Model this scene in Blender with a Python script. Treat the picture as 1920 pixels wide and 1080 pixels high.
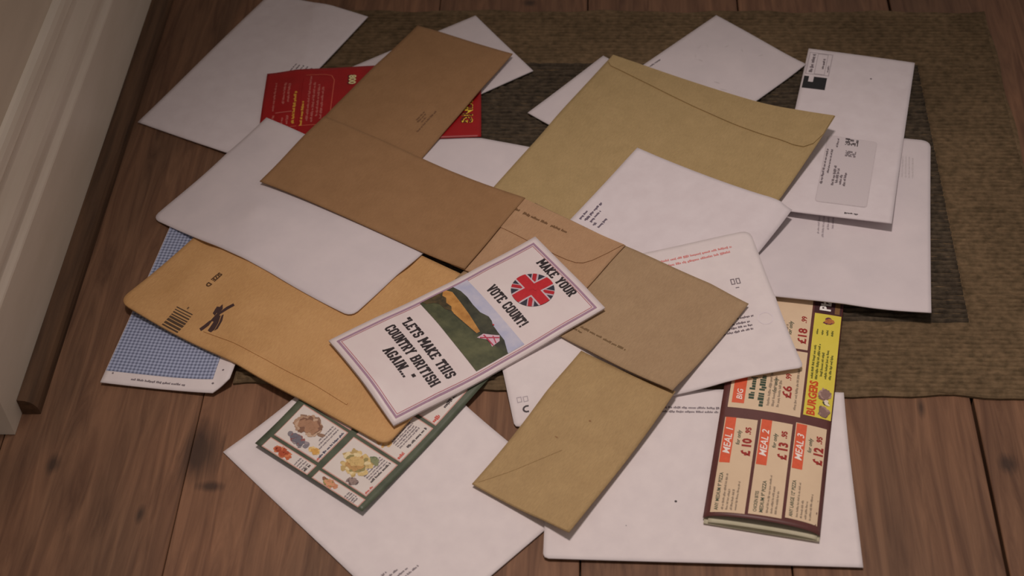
import bpy, bmesh, math, random
import numpy as np
from mathutils import Matrix, Vector

for o in list(bpy.data.objects):
    bpy.data.objects.remove(o, do_unlink=True)
SC = bpy.context.scene
COL = SC.collection

# ---------------------------------------------------------------- camera
cam_d = bpy.data.cameras.new('camera'); cam = bpy.data.objects.new('camera', cam_d); COL.objects.link(cam)
cam_d.sensor_width = 36.0; cam_d.lens = 2799.38 / 1920 * 36.0; cam_d.clip_start = .02
cam_d.dof.use_dof = True; cam_d.dof.focus_distance = 1.25; cam_d.dof.aperture_fstop = 8
_r = Vector((0.99834861, 0.04255895, -0.03858483)); _u = Vector((-0.00533864, 0.73749923, 0.67532687)); _f = Vector((-0.05719749, 0.67400565, -0.73650854))
cam.matrix_world = Matrix(((_r.x, _u.x, -_f.x, 0.07248221), (_r.y, _u.y, -_f.y, -0.85411834), (_r.z, _u.z, -_f.z, 0.93332369), (0, 0, 0, 1)))
SC.camera = cam

# ---------------------------------------------------------------- world, lights, exposure
W = bpy.data.worlds.new('hallway'); SC.world = W; W.use_nodes = True
W.node_tree.nodes['Background'].inputs[0].default_value = (1.0, .87, .81, 1)
W.node_tree.nodes['Background'].inputs[1].default_value = .215

# the hall's recessed ceiling lamp, out of the picture overhead; the dim warm world is the light of the rest of the hall
sp = bpy.data.lights.new('ceiling_lamp_offscreen', 'SPOT'); sp.energy = 125; sp.color = (1, .86, .81); sp.spot_size = math.radians(35); sp.spot_blend = 1.0; sp.shadow_soft_size = .16
spo = bpy.data.objects.new('ceiling_lamp_offscreen', sp); COL.objects.link(spo); spo.location = (-.03, -.05, 2.4)
spo.rotation_euler = (Vector((.15, -.23, 0)) - Vector(spo.location)).to_track_quat('-Z', 'Y').to_euler()
SC.view_settings.view_transform = 'Standard'; SC.view_settings.look = 'None'
SC.view_settings.exposure = -0.06; SC.view_settings.gamma = 1.0; SC.view_settings.use_curve_mapping = False

# ---------------------------------------------------------------- helpers
def lin(r, g, b):
    f = lambda c: (c / 255 / 12.92) if c / 255 <= .04045 else ((c / 255 + .055) / 1.055) ** 2.4
    return (f(r), f(g), f(b), 1)

def new_mat(name):
    m = bpy.data.materials.new(name); m.use_nodes = True
    return m, m.node_tree.nodes, m.node_tree.links, m.node_tree.nodes['Principled BSDF']

_inks = {}
def ink(r, g, b, rough=.55):
    k = (r, g, b, rough)
    if k not in _inks:
        m, n, l, p = new_mat('ink_%d_%d_%d' % (r, g, b))
        t = n.new('ShaderNodeTexNoise'); t.inputs['Scale'].default_value = 350; t.inputs['Detail'].default_value = 2
        co = n.new('ShaderNodeTexCoord'); l.new(co.outputs['Object'], t.inputs['Vector'])
        mx = n.new('ShaderNodeMix'); mx.data_type = 'RGBA'
        c = lin(r, g, b)
        mx.inputs['A'].default_value = c; mx.inputs['B'].default_value = tuple(min(1, x * 1.25 + .01) for x in c[:3]) + (1,)
        l.new(t.outputs['Fac'], mx.inputs['Factor']); l.new(mx.outputs['Result'], p.inputs['Base Color'])
        p.inputs['Roughness'].default_value = rough; p.inputs['Specular IOR Level'].default_value = .25
        _inks[k] = m
    return _inks[k]

def paper(name, c1, c2, rough=.75, scale=60, bump=.08, fibre=0., spec=.25):
    m, n, l, p = new_mat(name)
    co = n.new('ShaderNodeTexCoord')
    t = n.new('ShaderNodeTexNoise'); t.inputs['Scale'].default_value = scale; t.inputs['Detail'].default_value = 5; t.inputs['Roughness'].default_value = .6
    l.new(co.outputs['Object'], t.inputs['Vector'])
    r = n.new('ShaderNodeValToRGB'); r.color_ramp.elements[0].position = .3; r.color_ramp.elements[1].position = .7
    r.color_ramp.elements[0].color = lin(*c1); r.color_ramp.elements[1].color = lin(*c2)
    l.new(t.outputs['Fac'], r.inputs['Fac'])
    out = r.outputs['Color']
    if fibre:
        mp = n.new('ShaderNodeMapping'); mp.inputs['Scale'].default_value = (1500, 260, 300); l.new(co.outputs['Object'], mp.inputs['Vector'])
        t2 = n.new('ShaderNodeTexNoise'); t2.inputs['Scale'].default_value = 1; t2.inputs['Detail'].default_value = 3; l.new(mp.outputs['Vector'], t2.inputs['Vector'])
        mx = n.new('ShaderNodeMix'); mx.data_type = 'RGBA'; mx.blend_type = 'OVERLAY'; mx.inputs['Factor'].default_value = fibre
        l.new(out, mx.inputs['A']); l.new(t2.outputs['Fac'], mx.inputs['B']); out = mx.outputs['Result']
    l.new(out, p.inputs['Base Color'])
    p.inputs['Roughness'].default_value = rough; p.inputs['Specular IOR Level'].default_value = spec
    t3 = n.new('ShaderNodeTexNoise'); t3.inputs['Scale'].default_value = 28; t3.inputs['Detail'].default_value = 3; l.new(co.outputs['Object'], t3.inputs['Vector'])
    b = n.new('ShaderNodeBump'); b.inputs['Strength'].default_value = bump; b.inputs['Distance'].default_value = .004
    l.new(t3.outputs['Fac'], b.inputs['Height']); l.new(b.outputs['Normal'], p.inputs['Normal'])
    return m

def link(name, verts, faces, mat, parent=None, smooth=False, mats=None):
    me = bpy.data.meshes.new(name); me.from_pydata([tuple(v) for v in verts], [], faces); me.update()
    if mat: me.materials.append(mat)
    if smooth: me.polygons.foreach_set('use_smooth', [True] * len(me.polygons))
    o = bpy.data.objects.new(name, me); COL.objects.link(o)
    if parent: o.parent = parent
    return o

def tag(o, label=None, cat=None, group=None, kind=None):
    if label: o['label'] = label
    if cat: o['category'] = cat
    if group: o['group'] = group
    if kind: o['kind'] = kind
    return o

def boxmesh(x0, x1, y0, y1, z0, z1, bev=0.0):
    bm = bmesh.new(); bmesh.ops.create_cube(bm, size=1)
    for v in bm.verts:
        v.co = Vector((x0 if v.co.x < 0 else x1, y0 if v.co.y < 0 else y1, z0 if v.co.z < 0 else z1))
    if bev:
        bmesh.ops.bevel(bm, geom=bm.edges[:] , offset=bev, segments=1, affect='EDGES', profile=.5)
    me = bpy.data.meshes.new('m'); bm.to_mesh(me); bm.free()
    return me

# ---------------------------------------------------------------- the floor: boards running along the wall
def wood_mat():
    m, n, l, p = new_mat('dark_oak_boards')
    geo = n.new('ShaderNodeNewGeometry'); oi = n.new('ShaderNodeObjectInfo')
    off = n.new('ShaderNodeVectorMath'); off.operation = 'SCALE'; off.inputs[0].default_value = (3.1, 7.7, 1.3); l.new(oi.outputs['Random'], off.inputs['Scale'])
    add = n.new('ShaderNodeVectorMath'); add.operation = 'ADD'; l.new(geo.outputs['Position'], add.inputs[0]); l.new(off.outputs[0], add.inputs[1])
    mp = n.new('ShaderNodeMapping'); mp.inputs['Scale'].default_value = (90, 7, 8); l.new(add.outputs[0], mp.inputs['Vector'])
    g = n.new('ShaderNodeTexNoise'); g.inputs['Scale'].default_value = 1; g.inputs['Detail'].default_value = 8; g.inputs['Roughness'].default_value = .62; g.inputs['Distortion'].default_value = 1.3
    l.new(mp.outputs[0], g.inputs['Vector'])
    mp2 = n.new('ShaderNodeMapping'); mp2.inputs['Scale'].default_value = (13, 3.5, 8); l.new(add.outputs[0], mp2.inputs['Vector'])
    g2 = n.new('ShaderNodeTexNoise'); g2.inputs['Scale'].default_value = 1; g2.inputs['Detail'].default_value = 4; g2.inputs['Distortion'].default_value = .6; l.new(mp2.outputs[0], g2.inputs['Vector'])
    r1 = n.new('ShaderNodeValToRGB'); r1.color_ramp.elements[0].position = .32; r1.color_ramp.elements[1].position = .68
    r1.color_ramp.elements[0].color = lin(106, 75, 56); r1.color_ramp.elements[1].color = lin(148, 110, 83)
    l.new(g.outputs['Fac'], r1.inputs['Fac'])
    r2 = n.new('ShaderNodeValToRGB'); r2.color_ramp.elements[0].position = .3; r2.color_ramp.elements[1].position = .72
    r2.color_ramp.elements[0].color = (.60, .62, .62, 1); r2.color_ramp.elements[1].color = (1.05, .98, .93, 1); l.new(g2.outputs['Fac'], r2.inputs['Fac'])
    mx = n.new('ShaderNodeMix'); mx.data_type = 'RGBA'; mx.blend_type = 'MULTIPLY'; mx.inputs['Factor'].default_value = .85
    l.new(r1.outputs['Color'], mx.inputs['A']); l.new(r2.outputs['Color'], mx.inputs['B'])
    # knots in the wood, each at its own place
    cur = mx.outputs['Result']
    for kx, ky, rx, ry in KNOTS:
        s = n.new('ShaderNodeVectorMath'); s.operation = 'SUBTRACT'; s.inputs[1].default_value = (kx, ky, 0); l.new(geo.outputs['Position'], s.inputs[0])
        sc = n.new('ShaderNodeVectorMath'); sc.operation = 'MULTIPLY'; sc.inputs[1].default_value = (1 / rx, 1 / ry, 0); l.new(s.outputs[0], sc.inputs[0])
        le = n.new('ShaderNodeVectorMath'); le.operation = 'LENGTH'; l.new(sc.outputs[0], le.inputs[0])
        ad = n.new('ShaderNodeMath'); ad.operation = 'MULTIPLY_ADD'; ad.inputs[1].default_value = 1.4; l.new(g.outputs['Fac'], ad.inputs[0]); l.new(le.outputs['Value'], ad.inputs[2])
        mr = n.new('ShaderNodeMapRange'); mr.inputs['From Min'].default_value = 1.0; mr.inputs['From Max'].default_value = 1.9; mr.inputs['To Min'].default_value = .72; mr.inputs['To Max'].default_value = 0; l.new(ad.outputs[0], mr.inputs['Value'])
        k = n.new('ShaderNodeMix'); k.data_type = 'RGBA'; k.inputs['B'].default_value = lin(40, 31, 27); l.new(mr.outputs[0], k.inputs['Factor']); l.new(cur, k.inputs['A']); cur = k.outputs['Result']
    l.new(cur, p.inputs['Base Color'])
    p.inputs['Roughness'].default_value = .55; p.inputs['Specular IOR Level'].default_value = .3
    b = n.new('ShaderNodeBump'); b.inputs['Strength'].default_value = .25; b.inputs['Distance'].default_value = .0015; l.new(g.outputs['Fac'], b.inputs['Height']); l.new(b.outputs['Normal'], p.inputs['Normal'])
    return m

KNOTS = [(.382, -.177, .007, .009), (.325, -.124, .004, .012), (-.349, -.188, .006, .010), (-.271, -.233, .004, .009), (-.222, -.207, .012, .005), (-.235, -.175, .018, .03), (.001, .398, .007, .006), (-.30, .03, .006, .012)]
wood = wood_mat()
dark, _n, _l, _p = new_mat('dark_gap'); _p.inputs['Base Color'].default_value = lin(28, 20, 16); _p.inputs['Roughness'].default_value = .9
me = boxmesh(-1.0, 1.6, -1.6, 2.2, -.03, -.012); me.materials.append(dark)
floor = bpy.data.objects.new('floor', me); COL.objects.link(floor); tag(floor, kind='structure')
rnd = random.Random(5)
PW = .1522
SEAM = {2: .0013, 1: .0006, 0: .0006}              # half gaps: the joint by the far end of the mat stands open
for i in range(-5, 9):
    x0 = .061 + i * PW
    ends = [-1.6, -1.02 + .31 * ((i * 7) % 3), .78 + .23 * ((i * 5) % 4), 2.2]
    for a, b in zip(ends[:-1], ends[1:]):
        h = rnd.uniform(-.0006, .0)
        gl, gr = SEAM.get(i, .0003), SEAM.get(i + 1, .0003)
        me = boxmesh(x0 + gl, x0 + PW - gr, a + .0004, b - .0004, -.012, h, .0006); me.materials.append(wood)
        o = bpy.data.objects.new('plank', me); COL.objects.link(o); o.parent = floor

# ---------------------------------------------------------------- wall, skirting board and floor batten on the left
def paint(name, c1, c2, rough):
    m, n, l, p = new_mat(name)
    geo = n.new('ShaderNodeNewGeometry'); mp = n.new('ShaderNodeMapping'); mp.inputs['Scale'].default_value = (30, 6, 30); l.new(geo.outputs['Position'], mp.inputs['Vector'])
    t = n.new('ShaderNodeTexNoise'); t.inputs['Scale'].default_value = 1.5; t.inputs['Detail'].default_value = 6; l.new(mp.outputs[0], t.inputs['Vector'])
    r = n.new('ShaderNodeValToRGB'); r.color_ramp.elements[0].position = .35; r.color_ramp.elements[1].position = .65; r.color_ramp.elements[0].color = lin(*c1); r.color_ramp.elements[1].color = lin(*c2)
    l.new(t.outputs['Fac'], r.inputs['Fac']); l.new(r.outputs['Color'], p.inputs['Base Color']); p.inputs['Roughness'].default_value = rough
    b = n.new('ShaderNodeBump'); b.inputs['Strength'].default_value = .1; b.inputs['Distance'].default_value = .002; l.new(t.outputs['Fac'], b.inputs['Height']); l.new(b.outputs['Normal'], p.inputs['Normal'])
    return m
wall_m = paint('cream_wall_paint', (206, 192, 172), (214, 200, 180), .6)
skirt_m = paint('cream_gloss_paint', (218, 206, 188), (226, 214, 197), .38)
WX = -.387
me = boxmesh(-.56, WX - .016, -.158, 2.2, -.012, 2.45); me.materials.append(wall_m)
wall = bpy.data.objects.new('wall_left', me); COL.objects.link(wall); tag(wall, kind='structure')

def extrude_profile(name, prof, y0, y1, mat, steps=2, smooth_from=None):
    n = len(prof); vs = []; fs = []
    ys = np.linspace(y0, y1, steps)
    for y in ys:
        vs += [(x, y, z) for x, z in prof]
    for k in range(steps - 1):
        for i in range(n):
            j = (i + 1) % n
            fs.append((k * n + i, k * n + j, (k + 1) * n + j, (k + 1) * n + i))
    fs.append(tuple(range(n))[::-1]); fs.append(tuple((steps - 1) * n + i for i in range(n)))
    o = link(name, vs, fs, mat)
    bm = bmesh.new(); bm.from_mesh(o.data); bmesh.ops.recalc_face_normals(bm, faces=bm.faces); bm.to_mesh(o.data); bm.free()
    return o
prof = [(WX - .017, .0), (WX, .0), (WX, .090)]
for t in np.linspace(0, 1, 5): prof.append((WX - .0005 - .004 * math.sin(t * math.pi / 2), .092 + .012 * t))          # small cove
prof.append((WX - .0025, .1065))
for t in np.linspace(0, 1, 6): prof.append((WX - .0025 - .007 * (1 - math.cos(t * math.pi)) / 2, .110 + .030 * t))       # ogee
prof.append((WX - .008, .1435))
for t in np.linspace(0, 1, 5): prof.append((WX - .0085 - .0075 * (1 - math.cos(t * math.pi / 2)), .146 + .014 * math.sin(t * math.pi / 2)))
prof.append((WX - .017, .160))
sk = extrude_profile('baseboard_left', prof, -.160, 2.2, skirt_m); tag(sk, kind='structure')

def batten_mat():
    m, n, l, p = new_mat('brown_batten')
    geo = n.new('ShaderNodeNewGeometry'); mp = n.new('ShaderNodeMapping'); mp.inputs['Scale'].default_value = (160, 9, 160); l.new(geo.outputs['Position'], mp.inputs['Vector'])
    t = n.new('ShaderNodeTexNoise'); t.inputs['Scale'].default_value = 1; t.inputs['Detail'].default_value = 5; l.new(mp.outputs[0], t.inputs['Vector'])
    r = n.new('ShaderNodeValToRGB'); r.color_ramp.elements[0].position = .3; r.color_ramp.elements[1].position = .7; r.color_ramp.elements[0].color = lin(76, 57, 43); r.color_ramp.elements[1].color = lin(108, 81, 60)
    l.new(t.outputs['Fac'], r.inputs['Fac']); l.new(r.outputs['Color'], p.inputs['Base Color']); p.inputs['Roughness'].default_value = .75; p.inputs['Specular IOR Level'].default_value = .2
    return m
bp = [(WX + .0002, .0), (WX + .0152, .0), (WX + .0152, .004)]
for t in np.linspace(0, 1, 6): bp.append((WX + .003 + .0122 * math.cos(t * math.pi / 2), .004 + .0125 * math.sin(t * math.pi / 2)))
bp += [(WX + .0002, .0168)]
bt = extrude_profile('trim_1', bp, -.139, 2.2, batten_mat()); tag(bt, kind='structure')

# ---------------------------------------------------------------- the door mat
def carpet(name, c1, c2):
    m, n, l, p = new_mat(name)
    geo = n.new('ShaderNodeNewGeometry'); t = n.new('ShaderNodeTexNoise'); t.inputs['Scale'].default_value = 170; t.inputs['Detail'].default_value = 4; l.new(geo.outputs['Position'], t.inputs['Vector'])
    r = n.new('ShaderNodeValToRGB'); r.color_ramp.elements[0].position = .3; r.color_ramp.elements[1].position = .7; r.color_ramp.elements[0].color = lin(*c1); r.color_ramp.elements[1].color = lin(*c2)
    l.new(t.outputs['Fac'], r.inputs['Fac'])
    t2 = n.new('ShaderNodeTexNoise'); t2.inputs['Scale'].default_value = 14; t2.inputs['Detail'].default_value = 3; l.new(geo.outputs['Position'], t2.inputs['Vector'])
    r2 = n.new('ShaderNodeValToRGB'); r2.color_ramp.elements[0].position = .3; r2.color_ramp.elements[1].position = .7; r2.color_ramp.elements[0].color = (.78, .76, .74, 1); r2.color_ramp.elements[1].color = (1.08, 1.05, 1.02, 1); l.new(t2.outputs['Fac'], r2.inputs['Fac'])
    mx = n.new('ShaderNodeMix'); mx.data_type = 'RGBA'; mx.blend_type = 'MULTIPLY'; mx.inputs['Factor'].default_value = 1; l.new(r.outputs['Color'], mx.inputs['A']); l.new(r2.outputs['Color'], mx.inputs['B'])
    l.new(mx.outputs['Result'], p.inputs['Base Color']); p.inputs['Roughness'].default_value = .95; p.inputs['Specular IOR Level'].default_value = .1
    b = n.new('ShaderNodeBump'); b.inputs['Strength'].default_value = .5; b.inputs['Distance'].default_value = .001; l.new(t.outputs['Fac'], b.inputs['Height']); l.new(b.outputs['Normal'], p.inputs['Normal'])
    return m
MX, MY, MT, MW, MH = -.22215, -.10802, -.01219, .6743, .4916
mat_e = bpy.data.objects.new('door_mat', None); COL.objects.link(mat_e); mat_e.location = (MX, MY, 0); mat_e.rotation_euler = (0, 0, MT)
tag(mat_e, 'brown ribbed carpet door mat with darker centre lying under the pile of post', 'door mat')
rim_m = carpet('brown_mat_rim', (94, 80, 60), (127, 107, 82)); pile_m = carpet('dark_mat_pile', (60, 54, 46), (94, 83, 69))
hf_mat_args = (MX, MY, MT, MW, MH)
# backing with a slightly wavy edge
rnd = random.Random(11)
def wavy_loop(n_long, n_short):
    pts = []
    for i in range(n_long): pts.append((MW * i / n_long, 0))
    for i in range(n_short): pts.append((MW, MH * i / n_short))
    for i in range(n_long): pts.append((MW * (1 - i / n_long), MH))
    for i in range(n_short): pts.append((0, MH * (1 - i / n_short)))
    return [(x + .0012 * math.sin(y * 61 + 1), y + .0016 * math.sin(x * 47) + .0010 * math.sin(x * 113)) for x, y in pts]
lp = wavy_loop(60, 44); n = len(lp); cx, cy = MW / 2, MH / 2
vs = []
for (sx, z) in ((0, .0001), (0, .0022), (-.0025, .0034)):
    for x, y in lp:
        d = math.hypot(x - cx, y - cy); vs.append((x + (x - cx) / d * sx, y + (y - cy) / d * sx, z))
fs = []
for k in range(2):
    for i in range(n): fs.append((k * n + i, k * n + (i + 1) % n, (k + 1) * n + (i + 1) % n, (k + 1) * n + i))
fs.append(tuple(2 * n + i for i in range(n))); fs.append(tuple(range(n))[::-1])
link('backing', vs, fs, rim_m, mat_e)
def ribs(name, rects, pitch, h, mat, jit):
    vs, fs = [], []
    for (x0, x1, y0, y1) in rects:
        for k in range(int((y1 - y0) / pitch)):
            yc = y0 + pitch * (k + .5); nx = max(2, int((x1 - x0) / .006))
            base = len(vs)
            for i in range(nx + 1):
                x = x0 + (x1 - x0) * i / nx
                hh = h * (1 + rnd.uniform(-jit, jit)); dy = rnd.uniform(-.12, .12) * pitch * jit * 2
                for a, b in ((-.48, 0), (-.25, .8), (.0, 1), (.25, .8), (.48, 0)):
                    vs.append((x, yc + dy + a * pitch, .0032 + hh * b))
            for i in range(nx):
                for j in range(4):
                    a = base + i * 5 + j; fs.append((a, a + 5, a + 6, a + 1))
            fs.append(tuple(base + j for j in range(5))); fs.append(tuple(base + nx * 5 + j for j in range(4, -1, -1)))
    o = link(name, vs, fs, mat, mat_e, smooth=True); tag(o, kind='stuff'); return o
I0, I1, J0, J1 = .075, .596, .076, .411
ribs('ribbed_rim', [(.004, MW - .004, .003, J0 - .001), (.004, MW - .004, J1 + .001, MH - .003), (.004, I0 - .001, J0, J1), (I1 + .001, MW - .004, J0, J1)], .0046, .0015, rim_m, .45)
ribs('ribbed_centre', [(I0, I1, J0, J1)], .0050, .0022, pile_m, .45)

# ---------- resting heights of the pile: every sheet drapes over what lies below it ----------
GX0, GY0, GD, GNX, GNY = -0.62, -0.46, 0.002, 620, 560
HF = np.zeros((GNY, GNX))

def hf_mat(px, py, th, w, h, z):
    ys, xs = np.mgrid[0:GNY, 0:GNX]
    X = GX0 + xs * GD - px; Y = GY0 + ys * GD - py
    u = X * math.cos(th) + Y * math.sin(th); v = -X * math.sin(th) + Y * math.cos(th)
    HF[(u > 0) & (u < w) & (v > 0) & (v < h)] = z

def bil(A, fx, fy):
    fx = np.clip(fx, 0, A.shape[1] - 1.001); fy = np.clip(fy, 0, A.shape[0] - 1.001)
    i = fx.astype(int); j = fy.astype(int); a = fx - i; b = fy - j
    return (A[j, i] * (1 - a) + A[j, i + 1] * a) * (1 - b) + (A[j + 1, i] * (1 - a) + A[j + 1, i + 1] * a) * b

class Sheet:
    """A rectangle of paper w x h lying at centre (x, y), turned th; knows its resting shape."""
    def __init__(s, key, x, y, th, w, h, edge=.0007, puff=.0008, lift=(0, 0, 0, 0), elift=(0, 0, 0, 0), sag=2.5, power=2.2, wave=.0004, gap=(0, 0, 0, 0), lip=0., pw=.6):
        s.pw = pw
        s.key, s.x, s.y, s.th, s.w, s.h = key, x, y, th, w, h
        s.edge, s.puff, s.lift, s.elift, s.sag, s.power, s.wave, s.gap, s.lip = edge, puff, lift, elift, sag, power, wave, gap, lip

    def world(s, u, v):
        c, n = math.cos(s.th), math.sin(s.th)
        a, b = u - s.w / 2, v - s.h / 2
        return s.x + a * c - b * n, s.y + a * n + b * c

    def solve(s):
        d = .004
        nx, ny = max(8, round(s.w / d)) + 1, max(8, round(s.h / d)) + 1
        s.nx, s.ny = nx, ny
        u = np.linspace(0, s.w, nx); v = np.linspace(0, s.h, ny)
        U, V = np.meshgrid(u, v)
        X, Y = s.world(U, V)
        lo = np.zeros_like(U)
        for ox in (-.0035, 0, .0035):
            for oy in (-.0035, 0, .0035):
                lo = np.maximum(lo, bil(HF, (X + ox - GX0) / GD, (Y + oy - GY0) / GD))
        lo = lo + .0003
        g = s.sag * d * d / 4
        z = np.full_like(lo, lo.max())
        for k in range(2600):
            p = np.pad(z, 1, mode='edge')
            p[0] = 2 * p[1] - p[2]; p[-1] = 2 * p[-2] - p[-3]
            p[:, 0] = 2 * p[:, 1] - p[:, 2]; p[:, -1] = 2 * p[:, -2] - p[:, -3]
            m = (p[:-2, 1:-1] + p[2:, 1:-1] + p[1:-1, :-2] + p[1:-1, 2:]) / 4
            z = np.maximum(lo, m - g)
        for k in range(6):                                  # paper is stiff: ease the bends
            p = np.pad(z, 1, mode='edge')
            m = (p[:-2, 1:-1] + p[2:, 1:-1] + p[1:-1, :-2] + p[1:-1, 2:]) / 4
            z = np.maximum(lo, .5 * z + .5 * m)
        a, b = U / s.w, V / s.h
        L = s.lift; q = s.power
        z = z + L[0] * ((1 - a) * b) ** q + L[1] * (a * b) ** q + L[2] * (a * (1 - b)) ** q + L[3] * ((1 - a) * (1 - b)) ** q
        T = s.elift
        z = z + T[0] * b ** 3 + T[1] * a ** 3 + T[2] * (1 - b) ** 3 + T[3] * (1 - a) ** 3
        k1 = (sum(map(ord, s.key)) * 37) % 100 / 100 * 6.28
        z = z + s.wave * (1 + np.sin(U * 31 + k1) * np.sin(V * 37 + 2 * k1))
        s.z = z
        s.prof = np.clip((16 * a * (1 - a) * b * (1 - b)), 0, 1) ** s.pw
        if s.lip:
            e = np.minimum(np.minimum(U, s.w - U), np.minimum(V, s.h - V))
            q = np.clip((e - s.lip) / .028, 0, 1); s.prof = q * q * (3 - 2 * q)
        G = s.gap
        s.top = z + s.edge + s.puff * s.prof + (G[0] * b ** 4 + G[2] * (1 - b) ** 4) * (4 * a * (1 - a)) ** .6 + (G[1] * a ** 4 + G[3] * (1 - a) ** 4) * (4 * b * (1 - b)) ** .6
        # write the top into the height field
        r = math.hypot(s.w, s.h) / 2
        i0 = max(0, int((s.x - r - GX0) / GD)); i1 = min(GNX, int((s.x + r - GX0) / GD) + 1)
        j0 = max(0, int((s.y - r - GY0) / GD)); j1 = min(GNY, int((s.y + r - GY0) / GD) + 1)
        ys, xs = np.mgrid[j0:j1, i0:i1]
        X = GX0 + xs * GD - s.x; Y = GY0 + ys * GD - s.y
        c, n = math.cos(s.th), math.sin(s.th)
        uu = X * c + Y * n + s.w / 2; vv = -X * n + Y * c + s.h / 2
        ins = (uu > -.001) & (uu < s.w + .001) & (vv > -.001) & (vv < s.h + .001)
        zt = s.ztop(uu, vv)
        sub = HF[j0:j1, i0:i1]
        sub[ins] = np.maximum(sub, zt)[ins]

    def ztop(s, u, v):
        return bil(s.top, np.asarray(u) / s.w * (s.nx - 1), np.asarray(v) / s.h * (s.ny - 1))

    def zbot(s, u, v):
        return bil(s.z, np.asarray(u) / s.w * (s.nx - 1), np.asarray(v) / s.h * (s.ny - 1))

# every sheet in the order it landed: centre, turn, size (metres) and how it bends
hf_mat(MX, MY, MT, MW, MH, .0062)
SHEETS = {}
for _s in [
    Sheet('A', -0.2650, 0.2887, math.radians(64.39), 0.2278, 0.1195, lift=(0, 0, 0, .002)),
    Sheet('D', -0.1115, 0.2604, math.radians(34.80), 0.2189, 0.1076),
    Sheet('J', -0.0708, 0.1341, math.radians(-15.39), 0.2200, 0.1100),
    Sheet('C', -0.1442, 0.2302, math.radians(3.33), 0.2104, 0.1094, edge=.0005, puff=.0006),
    Sheet('T', -0.2647, -0.0160, math.radians(-6.66), 0.1071, 0.2000, lift=(0, 0, .004, .002)),
    Sheet('R', -0.0786, -0.1959, math.radians(46.40), 0.1620, 0.2290),
    Sheet('V', -0.0874, -0.1153, math.radians(55.54), 0.2100, 0.1102, edge=.0006, puff=.001, elift=(0, 0, 0, .004)),
    Sheet('S', -0.1638, -0.0240, math.radians(-31.25), 0.2845, 0.1800, edge=.0016, puff=.0045, lift=(0, 0, .003, .008), power=5, lip=.012),
    Sheet('B', -0.1859, 0.0812, math.radians(-33.31), 0.2361, 0.1545, puff=.0015),
    Sheet('Q', 0.1497, -0.1920, math.radians(-0.86), 0.2291, 0.1562, elift=(0, 0, .002, 0)),
    Sheet('W', 0.2160, -0.1104, math.radians(79.77), 0.2651, 0.0851, edge=.002, puff=.002, gap=(0, 0, 0, .009), elift=(0, 0, 0, .001), pw=1.0),
    Sheet('L', 0.2783, 0.0804, math.radians(-8.49), 0.1620, 0.2203, lift=(0, 0, .006, 0), elift=(0, 0, .004, 0)),
    Sheet('K', 0.2997, 0.1850, math.radians(77.04), 0.2374, 0.1016, elift=(0, 0, 0, .006), lift=(0, 0, 0, .003)),
    Sheet('H', 0.1547, 0.2464, math.radians(46.20), 0.2203, 0.1137),
    Sheet('G', 0.1253, 0.1884, math.radians(-40.20), 0.2200, 0.1100),
    Sheet('F', 0.1187, 0.1250, math.radians(-29.80), 0.2313, 0.2730, lift=(0, .016, 0, 0), elift=(0, .002, 0, 0), power=3.2),
    Sheet('M', 0.1389, 0.0652, math.radians(-33.58), 0.1580, 0.1260, lift=(0, .003, 0, 0), sag=1.2),
    Sheet('N', 0.1052, -0.0504, math.radians(12.68), 0.2319, 0.1512, lift=(0, 0, .004, 0)),
    Sheet('P', 0.0562, -0.1648, math.radians(-32.10), 0.0872, 0.1520, edge=.001, puff=.0015, elift=(0, .005, .003, 0)),
    Sheet('E1', -0.1118, 0.2277, math.radians(-27.77), 0.1115, 0.2189, lift=(0, .004, 0, 0)),
    Sheet('O2', 0.0740, -0.0168, math.radians(-35.33), 0.2189, 0.1117, lift=(0, .003, .003, 0)),
    Sheet('O1', 0.0217, 0.0266, math.radians(-34.50), 0.1130, 0.0980),
    Sheet('E2', -0.1123, 0.1061, math.radians(-29.13), 0.2207, 0.0990, elift=(0, 0, 0, .002)),
    Sheet('U', -0.0328, -0.0574, math.radians(-53.26), 0.1004, 0.2037, edge=.0016, puff=.001, elift=(.002, 0, .002, 0), gap=(0, 0, .0015, 0)),
]:
    _s.solve(); SHEETS[_s.key] = _s

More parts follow.
